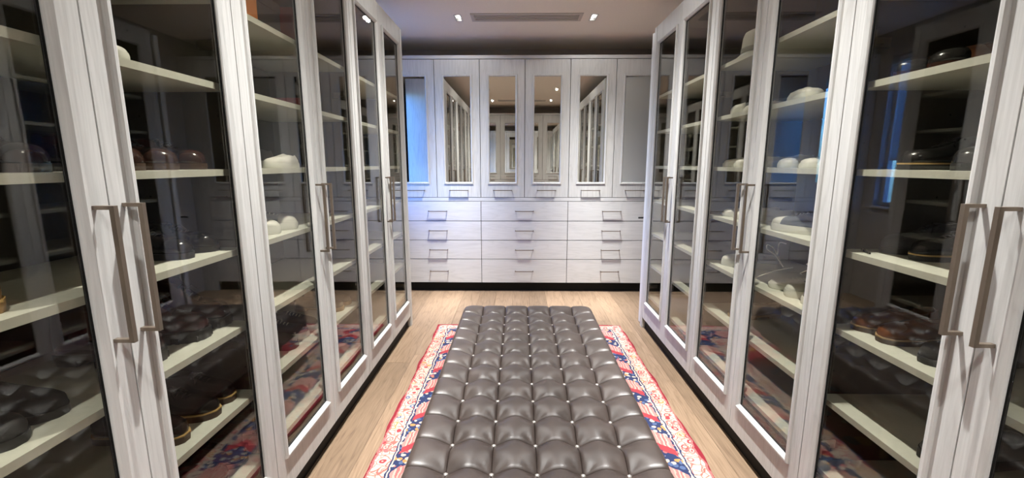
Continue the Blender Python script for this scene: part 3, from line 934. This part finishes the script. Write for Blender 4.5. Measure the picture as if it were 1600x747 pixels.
KINDS_ = {
 'oxford_brown':  dict(style='dress', upper='leather_burgundy', sole='sole_brown', welt=None, lace='lace_dark', ts=0.020, lining='insole_dark', toe_cap='leather_brown', lug=False),
 'oxford_black':  dict(style='dress', upper='leather_black', sole='rubber_black', welt=None, lace='lace_dark', ts=0.020, lining='insole_dark', toe_cap='leather_black', lug=False),
 'boot_brown':    dict(style='boot', upper='leather_burgundy', sole='rubber_black', welt='rubber_black', lace='lace_dark', ts=0.036, lining='insole_dark', toe_cap=None, lug=True),
 'derby_welt':    dict(style='dress', upper='leather_black', sole='sole_brown', welt='welt_yellow', lace='lace_dark', ts=0.026, lining='insole_dark', toe_cap=None, lug=False),
 'loafer_wine':   dict(style='loafer', upper='leather_burgundy', sole='sole_brown', welt=None, lace=None, ts=0.018, lining='insole_dark', toe_cap=None, lug=False),
 'loafer_tan':    dict(style='loafer', upper='suede_taupe', sole='sole_tan', welt='sole_tan', lace=None, ts=0.022, lining='insole_cream', toe_cap=None, lug=False),
 'boot_tan':      dict(style='boot', upper='leather_tan', sole='rubber_gum', welt='welt_yellow', lace='lace_dark', ts=0.026, lining='insole_cream', toe_cap=None, lug=False),
 'runner_black':  dict(style='sneaker', upper='knit_black', sole='rubber_white', welt=None, lace='lace_dark', ts=0.034, lining='insole_dark', toe_cap=None, lug=False),
 'slip_black':    dict(style='loafer', upper='suede_black', sole='rubber_black', welt=None, lace=None, ts=0.020, lining='insole_dark', toe_cap=None, lug=False),
 'sneaker_white': dict(style='flat', upper='leather_white', sole='rubber_white', welt=None, lace='lace_white', ts=0.018, lining='insole_cream', toe_cap=None, lug=False),
 'sneaker_slate': dict(style='sneaker', upper='canvas_slate', sole='rubber_white', welt=None, lace='lace_white', ts=0.028, lining='insole_dark', toe_cap='rubber_white', lug=False),
 'sneaker_grey':  dict(style='sneaker', upper='leather_grey', sole='rubber_white', welt=None, lace='lace_dark', ts=0.028, lining='insole_dark', toe_cap=None, lug=False),
 'sneaker_navy':  dict(style='sneaker', upper='canvas_navy', sole='rubber_white', welt=None, lace='lace_white', ts=0.028, lining='insole_dark', toe_cap=None, lug=False),
 'slip_white':    dict(style='flat', upper='leather_white', sole='rubber_white', welt=None, lace=None, ts=0.016, lining='insole_cream', toe_cap=None, lug=False),
 'oxford_tan':    dict(style='dress', upper='leather_black', sole='rubber_black', welt='welt_yellow', lace='lace_dark', ts=0.020, lining='insole_dark', toe_cap=None, lug=False),
 'twotone':       dict(style='loafer', upper='leather_chestnut', sole='leather_brown', welt=None, lace=None, ts=0.022, lining='insole_dark', toe_cap='leather_black', lug=False),
 'chestnut':      dict(style='loafer', upper='leather_chestnut', sole='sole_brown', welt='sole_tan', lace=None, ts=0.020, lining='insole_dark', toe_cap=None, lug=False),
 'suede_black':   dict(style='dress', upper='suede_black', sole='rubber_black', welt=None, lace='lace_dark', ts=0.020, lining='insole_dark', toe_cap=None, lug=False),
 'grey_suede':    dict(style='sneaker', upper='leather_grey', sole='rubber_black', welt=None, lace='lace_dark', ts=0.024, lining='insole_dark', toe_cap=None, lug=False),
}
NAMES_ = {'flat': 'sneaker', 'dress': 'dress_shoe', 'boot': 'boot', 'sneaker': 'sneaker', 'loafer': 'loafer'}
def place_shoe(run, kind, y, z, side, label, toe=0.075, turn=0.0, group=None):
    """run 'L'/'R'; y = world position along the run, z = shelf top, toe = distance of the tip behind the door face"""
    kd = KINDS_[kind]
    x, rz = (XL - toe, PI / 2) if run == 'L' else (XR + toe, -PI / 2)
    t = thing(NAMES_[kd['style']], label, 'boot' if kd['style'] == 'boot' else 'shoe', (x, y, z), rz + R(turn), group)
    for nm, me in shoe_parts(kd['style'], side, kd['upper'], kd['sole'], kd['welt'], kd['lace'], kd['ts'], kd['lining'], kd['toe_cap'], kd['lug']):
        link(nm, me, t)
    return t

s1, s2, s3, s4, s5, s6, s7 = SHELF_Z
LN, LM = 'in the nearest left cabinet', 'in the middle left cabinet'
RN, RM = 'in the nearest right cabinet', 'in the middle right cabinet'
SHOES = [
 # nearest left cabinet, far door
 ('L', 'slip_white', 1.215, s6, 1, 'cream slip-on shoe alone on the shelf above the brown oxfords, nearest left cabinet', 0.055, 0),
 ('L', 'oxford_brown', 1.245, s5, 1, 'brown cap-toe oxford nearest the door stile, at eye level ' + LN, 0.075, 0),
 ('L', 'oxford_brown', 1.375, s5, -1, 'middle one of three brown cap-toe oxfords at eye level ' + LN, 0.075, 0),
 ('L', 'oxford_brown', 1.500, s5, 1, 'farthest of three brown cap-toe oxfords at eye level ' + LN, 0.075, 0),
 ('L', 'oxford_black', 1.405, s4, 1, 'shiny black oxford nearer the camera, below the brown oxfords ' + LN, 0.085, 0),
 ('L', 'oxford_black', 1.530, s4, -1, 'shiny black oxford farther from the camera, below the brown oxfords ' + LN, 0.085, 0),
 ('L', 'boot_brown', 1.245, s3, 1, 'burgundy lug-sole boot half hidden by the door stile ' + LN, 0.095, 0),
 ('L', 'boot_brown', 1.430, s3, -1, 'middle burgundy boot with thick black lug sole ' + LN, 0.085, 0),
 ('L', 'boot_brown', 1.555, s3, 1, 'farthest burgundy boot with thick black lug sole ' + LN, 0.095, 0),
 ('L', 'derby_welt', 1.275, s2, 1, 'black derby nearest the door stile, below the boots ' + LN, 0.075, 0),
 ('L', 'derby_welt', 1.420, s2, -1, 'middle black derby with yellow welt, below the boots ' + LN, 0.070, 0),
 ('L', 'derby_welt', 1.520, s2, 1, 'farthest black derby with yellow welt, below the boots ' + LN, 0.080, 0),
 ('L', 'loafer_wine', 1.440, s1, 1, 'burgundy loafer nearer the camera on the lowest shelf ' + LN, 0.085, 0),
 ('L', 'loafer_wine', 1.555, s1, -1, 'burgundy loafer farther from the camera on the lowest shelf ' + LN, 0.085, 0),
 # nearest left cabinet, near door
 ('L', 'runner_black', 0.935, s6, 1, 'black knit trainer with white sole at the left picture edge, high shelf', 0.09, 0),
 ('L', 'runner_black', 0.815, s6, -1, 'black knit trainer just past the left picture edge, high shelf', 0.09, 0),
 ('L', 'oxford_brown', 0.890, s5, -1, 'brown oxford at the left picture edge at eye level', 0.085, 0),
 ('L', 'oxford_brown', 1.010, s5, 1, 'brown oxford behind the double door stile at eye level', 0.10, 0),
 ('L', 'boot_tan', 0.845, s4, 1, 'tan leather boot cut by the left picture edge', 0.085, 0),
 ('L', 'slip_black', 0.840, s3, 1, 'black suede slip-on at the left picture edge, low shelf', 0.075, 0),
 ('L', 'slip_black', 0.955, s3, -1, 'black suede slip-on next to the door stile, low shelf, left edge', 0.10, 0),
 # middle left cabinet
 ('L', 'sneaker_white', 1.925, s5, 1, 'white sneaker lying sideways along the front of the eye-level shelf ' + LM, 0.085, -80),
 ('L', 'sneaker_grey', 1.905, s5, -1, 'grey sneaker lying sideways behind the white one at eye level ' + LM, 0.215, -84),
 ('L', 'sneaker_slate', 1.930, s4, 1, 'slate canvas sneaker with white toe, nearer one ' + LM, 0.075, 18),
 ('L', 'sneaker_slate', 2.085, s4, -1, 'slate canvas sneaker with white toe, farther one ' + LM, 0.075, 18),
 ('L', 'grey_suede', 2.005, s2, 1, 'grey leather shoe nearest the camera, second shelf up ' + LM, 0.085, 0),
 ('L', 'sneaker_navy', 2.140, s2, -1, 'navy canvas sneaker with white sole beside the grey shoe ' + LM, 0.095, 0),
 ('L', 'sneaker_navy', 2.250, s2, 1, 'navy canvas sneaker with white sole behind the handle stile ' + LM, 0.095, 0),
 ('L', 'loafer_tan', 2.560, s2, 1, 'taupe suede loafer with tan sole, nearer one ' + LM, 0.075, 0),
 ('L', 'loafer_tan', 2.680, s2, -1, 'taupe suede loafer with tan sole, farther one ' + LM, 0.075, 0),
 # nearest right cabinet
 ('R', 'twotone', 1.530, s6, 1, 'black and chestnut loafer farther away on the high shelf ' + RN, 0.085, 0),
 ('R', 'twotone', 1.390, s6, -1, 'black and chestnut loafer closer to camera on the high shelf ' + RN, 0.085, 0),
 ('R', 'oxford_tan', 1.445, s5, 1, 'black dress shoe with yellow welt at eye level ' + RN, 0.085, 0),
 ('R', 'oxford_black', 1.265, s5, -1, 'black cap-toe oxford next to the door stile at eye level ' + RN, 0.085, 0),
 ('R', 'suede_black', 1.535, s4, 1, 'black suede shoe farther back on the shelf with small pegs ' + RN, 0.14, 0),
 ('R', 'oxford_tan', 1.415, s4, -1, 'black welted shoe set back on the shelf with small pegs ' + RN, 0.14, 0),
 ('R', 'chestnut', 1.545, s3, 1, 'chestnut loafer with pale welt, farther one ' + RN, 0.085, 0),
 ('R', 'chestnut', 1.430, s3, -1, 'chestnut loafer with pale welt, middle of its shelf ' + RN, 0.085, 0),
 ('R', 'suede_black', 1.270, s3, 1, 'black suede shoe beside the chestnut loafers ' + RN, 0.085, 0),
 ('R', 'grey_suede', 1.215, s2, 1, 'grey leather shoe low down beside the door handles ' + RN, 0.085, 0),
 # middle right cabinet, near door
 ('R', 'sneaker_white', 1.925, s6, 1, 'white sneaker lying sideways on the high shelf, closest to camera ' + RM, 0.085, 72),
 ('R', 'sneaker_white', 2.075, s5, 1, 'white sneaker turned half sideways at eye level ' + RM, 0.085, 38),
 ('R', 'slip_white', 1.945, s5, -1, 'white slip-on in the middle of the eye-level shelf ' + RM, 0.085, 0),
 ('R', 'slip_white', 1.830, s5, 1, 'white slip-on next to the cabinet side at eye level ' + RM, 0.085, 0),
 ('R', 'sneaker_slate', 2.105, s4, 1, 'slate sneaker with white toe lying sideways, alone ' + RM, 0.085, -66),
 ('R', 'sneaker_white', 2.110, s3, 1, 'white sneaker with loose lace ' + RM, 0.095, -25),
 ('R', 'sneaker_slate', 1.960, s3, -1, 'slate sneaker with white toe among loose laces, middle right cabinet', 0.085, -15),
 ('R', 'sneaker_grey', 1.830, s3, 1, 'grey sneaker closest to the camera by the loose laces, middle right cabinet', 0.085, 0),
 # middle right cabinet, far door
 ('R', 'sneaker_slate', 2.640, s6, 1, 'slate and white sneaker by the far side, high shelf, middle right cabinet', 0.085, -25),
 ('R', 'sneaker_white', 2.480, s6, -1, 'white sneaker by the handle stile on the high shelf ' + RM, 0.085, 0),
 ('R', 'sneaker_white', 2.680, s5, 1, 'white sneaker by the far side at eye level ' + RM, 0.085, -15),
 ('R', 'sneaker_white', 2.540, s5, -1, 'white sneaker near the handle stile at eye level ' + RM, 0.085, -15),
 ('R', 'slip_white', 2.640, s4, 1, 'white slip-on one shelf below eye level, far end ' + RM, 0.085, -20),
 ('R', 'slip_white', 2.500, s4, -1, 'white slip-on below the eye-level shelf, by the handles ' + RM, 0.085, -20),
 ('R', 'sneaker_slate', 2.600, s3, 1, 'slate sneaker with white toe alone behind the handles ' + RM, 0.085, -25),
 ('R', 'loafer_tan', 2.480, s2, 1, 'taupe loafer low down behind the far handle ' + RM, 0.095, 0),
]
for run, kind, y, z, side, label, toe, turn in SHOES:
    grp = {'L': 'shoes in the left cabinets', 'R': 'shoes in the right cabinets'}[run]
    place_shoe(run, kind, y, z, side, label, toe, turn, grp)

# loose white laces trailing over the shelf in the middle right cabinet
def lace(pts, label):
    c = [Vector(p) for p in pts]
    P = []
    for k in range(len(c) - 1):
        p0, p1, p2, p3 = c[max(k - 1, 0)], c[k], c[k + 1], c[min(k + 2, len(c) - 1)]
        for q in range(6):
            t = q / 6
            P.append(0.5 * ((2 * p1) + (p2 - p0) * t + (2 * p0 - 5 * p1 + 4 * p2 - p3) * t * t + (3 * p1 - p0 - 3 * p2 + p3) * t ** 3))
    P.append(c[-1])
    o = MB().tube(P, 0.0028, 6).build('shoelace', 'lace_white', smooth='all')
    tag(o, label, 'shoelace', 'loose shoelaces in the right cabinet')
xs = XR + 0.032
lace([(xs + 0.16, 2.10, s3 + 0.10), (xs + 0.09, 2.13, s3 + 0.075), (xs + 0.03, 2.165, s3 + 0.035), (xs + 0.004, 2.19, s3 + 0.006), (xs - 0.004, 2.195, s3 - 0.01), (xs - 0.004, 2.185, s3 - 0.06), (xs - 0.003, 2.175, s3 - 0.115)],
     'white shoelace hanging down over the shelf edge in the middle right cabinet')
lace([(xs + 0.12, 2.11, s3 + 0.10), (xs + 0.10, 2.15, s3 + 0.15), (xs + 0.09, 2.19, s3 + 0.165), (xs + 0.09, 2.215, s3 + 0.175), (xs + 0.085, 2.20, s3 + 0.195), (xs + 0.09, 2.15, s3 + 0.185), (xs + 0.09, 2.12, s3 + 0.16), (xs + 0.10, 2.13, s3 + 0.215), (xs + 0.09, 2.06, s3 + 0.225)],
     'tangled white shoelace standing up above the white sneaker, middle right cabinet')
lace([(xs + 0.12, 1.97, s3 + 0.10), (xs + 0.09, 1.93, s3 + 0.115), (xs + 0.085, 1.88, s3 + 0.14), (xs + 0.09, 1.85, s3 + 0.155), (xs + 0.085, 1.89, s3 + 0.165), (xs + 0.09, 1.85, s3 + 0.175), (xs + 0.09, 1.82, s3 + 0.15)],
     'looped white shoelace above the slate sneaker, middle right cabinet')

# small black pegs left on a shelf of the nearest right cabinet
for y, lab in ((1.525, 'short black peg lying on the shelf edge at the far side, nearest right cabinet'), (1.175, 'short black peg lying on the shelf edge by the door stile, nearest right cabinet')):
    t = thing('shelf_peg', lab, 'peg', (XR + 0.075, y, s4), R(72), 'loose pegs on the shelf')
    MB().tube([(-0.028, 0, 0.0042), (0.022, 0, 0.0042)], 0.0036, 8).build('shaft', 'rubber_black', t, smooth=True)
    MB().tube([(0.022, 0, 0.0062), (0.029, 0, 0.0062)], 0.006, 8).build('head', 'rubber_black', t, smooth=True)

# boxes on the high shelf of the middle left cabinet
def carton(label, run, y0, y1, z, h, depth, toe, m1, m2, lid_h):
    x, rz = (XL - toe, PI / 2) if run == 'L' else (XR + toe, -PI / 2)
    t = thing('storage_box', label, 'box', (x, (y0 + y1) / 2, z), rz, 'boxes on the high shelf')
    w = (y1 - y0) / 2
    MB().box(-w + 0.003, w - 0.003, 0.003, depth - 0.003, 0, h - 0.002).build('box_body', m1, t)
    MB().box(-w, w, 0, depth, h - lid_h, h).build('lid', m2, t)
carton('orange cardboard box with brown trimmed lid on high shelf, middle left cabinet', 'L', 1.66, 1.915, s7, 0.215, 0.36, 0.07, 'card_orange', 'card_orange', 0.035)
carton('charcoal cardboard box beside the orange box on the high shelf', 'L', 1.935, 2.13, s7, 0.15, 0.34, 0.09, 'card_charcoal', 'card_charcoal', 0.04)
carton('dark red cardboard box on the high shelf behind the far door, middle left cabinet', 'L', 2.23, 2.47, s7, 0.175, 0.34, 0.08, 'card_red', 'card_red', 0.04)
carton('small slim red box lying on the shelf below the dark red box', 'L', 2.24, 2.40, s6, 0.05, 0.26, 0.09, 'card_red', 'card_red', 0.02)

# white hat
t = thing('felt_hat', 'white felt hat with grey ribbon on the high shelf, middle right cabinet', 'hat', (XR + 0.165, 2.56, s7), 0)
MB().lathe([(0.118, 0.004), (0.121, 0.008), (0.104, 0.020), (0.086, 0.036), (0.084, 0.075), (0.080, 0.120), (0.070, 0.146), (0.048, 0.156), (0.004, 0.152)], 32, 0.95, 1.12).build('hat_felt', 'felt_white', t, smooth='all')
MB().lathe([(0.0885, 0.038), (0.0865, 0.064), (0.083, 0.064), (0.083, 0.038)], 32, 0.95, 1.12).build('ribbon', 'ribbon_grey', t, smooth=True)

# plants on the ledge outside the alcove window
led = MB().box(WX0 - 0.75, WX0 - 0.151, 3.4, 5.4, 0.80, 0.86).build('trim_1', 'wall_paint')
tag(led, 'ledge outside the alcove window carrying potted plants', 'ledge', kind='structure')
def plant(y, label, seed):
    rn = random.Random(seed)
    t = thing('potted_plant', label, 'plant', (WX0 - 0.42, y, 0.86), 0, 'plants outside the window')
    MB().lathe([(0.07, 0), (0.085, 0.12), (0.095, 0.12), (0.095, 0.15), (0.08, 0.15), (0.078, 0.13)], 20).build('pot', 'pot_clay', t, smooth=True)
    st, lf = MB(), MB()
    for k in range(9):
        a, r = rn.uniform(0, 6.28), rn.uniform(0.05, 0.20); h = rn.uniform(0.28, 0.52)
        tip = Vector((math.cos(a) * r, math.sin(a) * r, h))
        st.tube([(0, 0, 0.12), (tip.x * 0.35, tip.y * 0.35, h * 0.6), tuple(tip)], [0.006, 0.004, 0.002], 5)
        for q in range(16):
            f = rn.uniform(0.45, 1.0); c = Vector((tip.x * f * f, tip.y * f * f, 0.12 + (h - 0.12) * f))
            d = Vector((rn.uniform(-1, 1), rn.uniform(-1, 1), rn.uniform(-0.3, 0.8))).normalized(); sd = d.cross(Vector((0, 0, 1))).normalized() * 0.016
            L_ = rn.uniform(0.05, 0.085); i = len(lf.v)
            lf.v += [tuple(c), tuple(c + d * L_ * 0.5 + sd), tuple(c + d * L_), tuple(c + d * L_ * 0.5 - sd)]; lf.f.append((i, i + 1, i + 2, i + 3))
    st.build('stems', 'pot_clay', t); o = lf.build('foliage', 'leaf_green', t); o['kind'] = 'stuff'
plant(4.35, 'leafy potted plant outside the window, nearer the left cabinets', 3)
plant(4.78, 'leafy potted plant outside the window, nearer the end cabinets', 5)
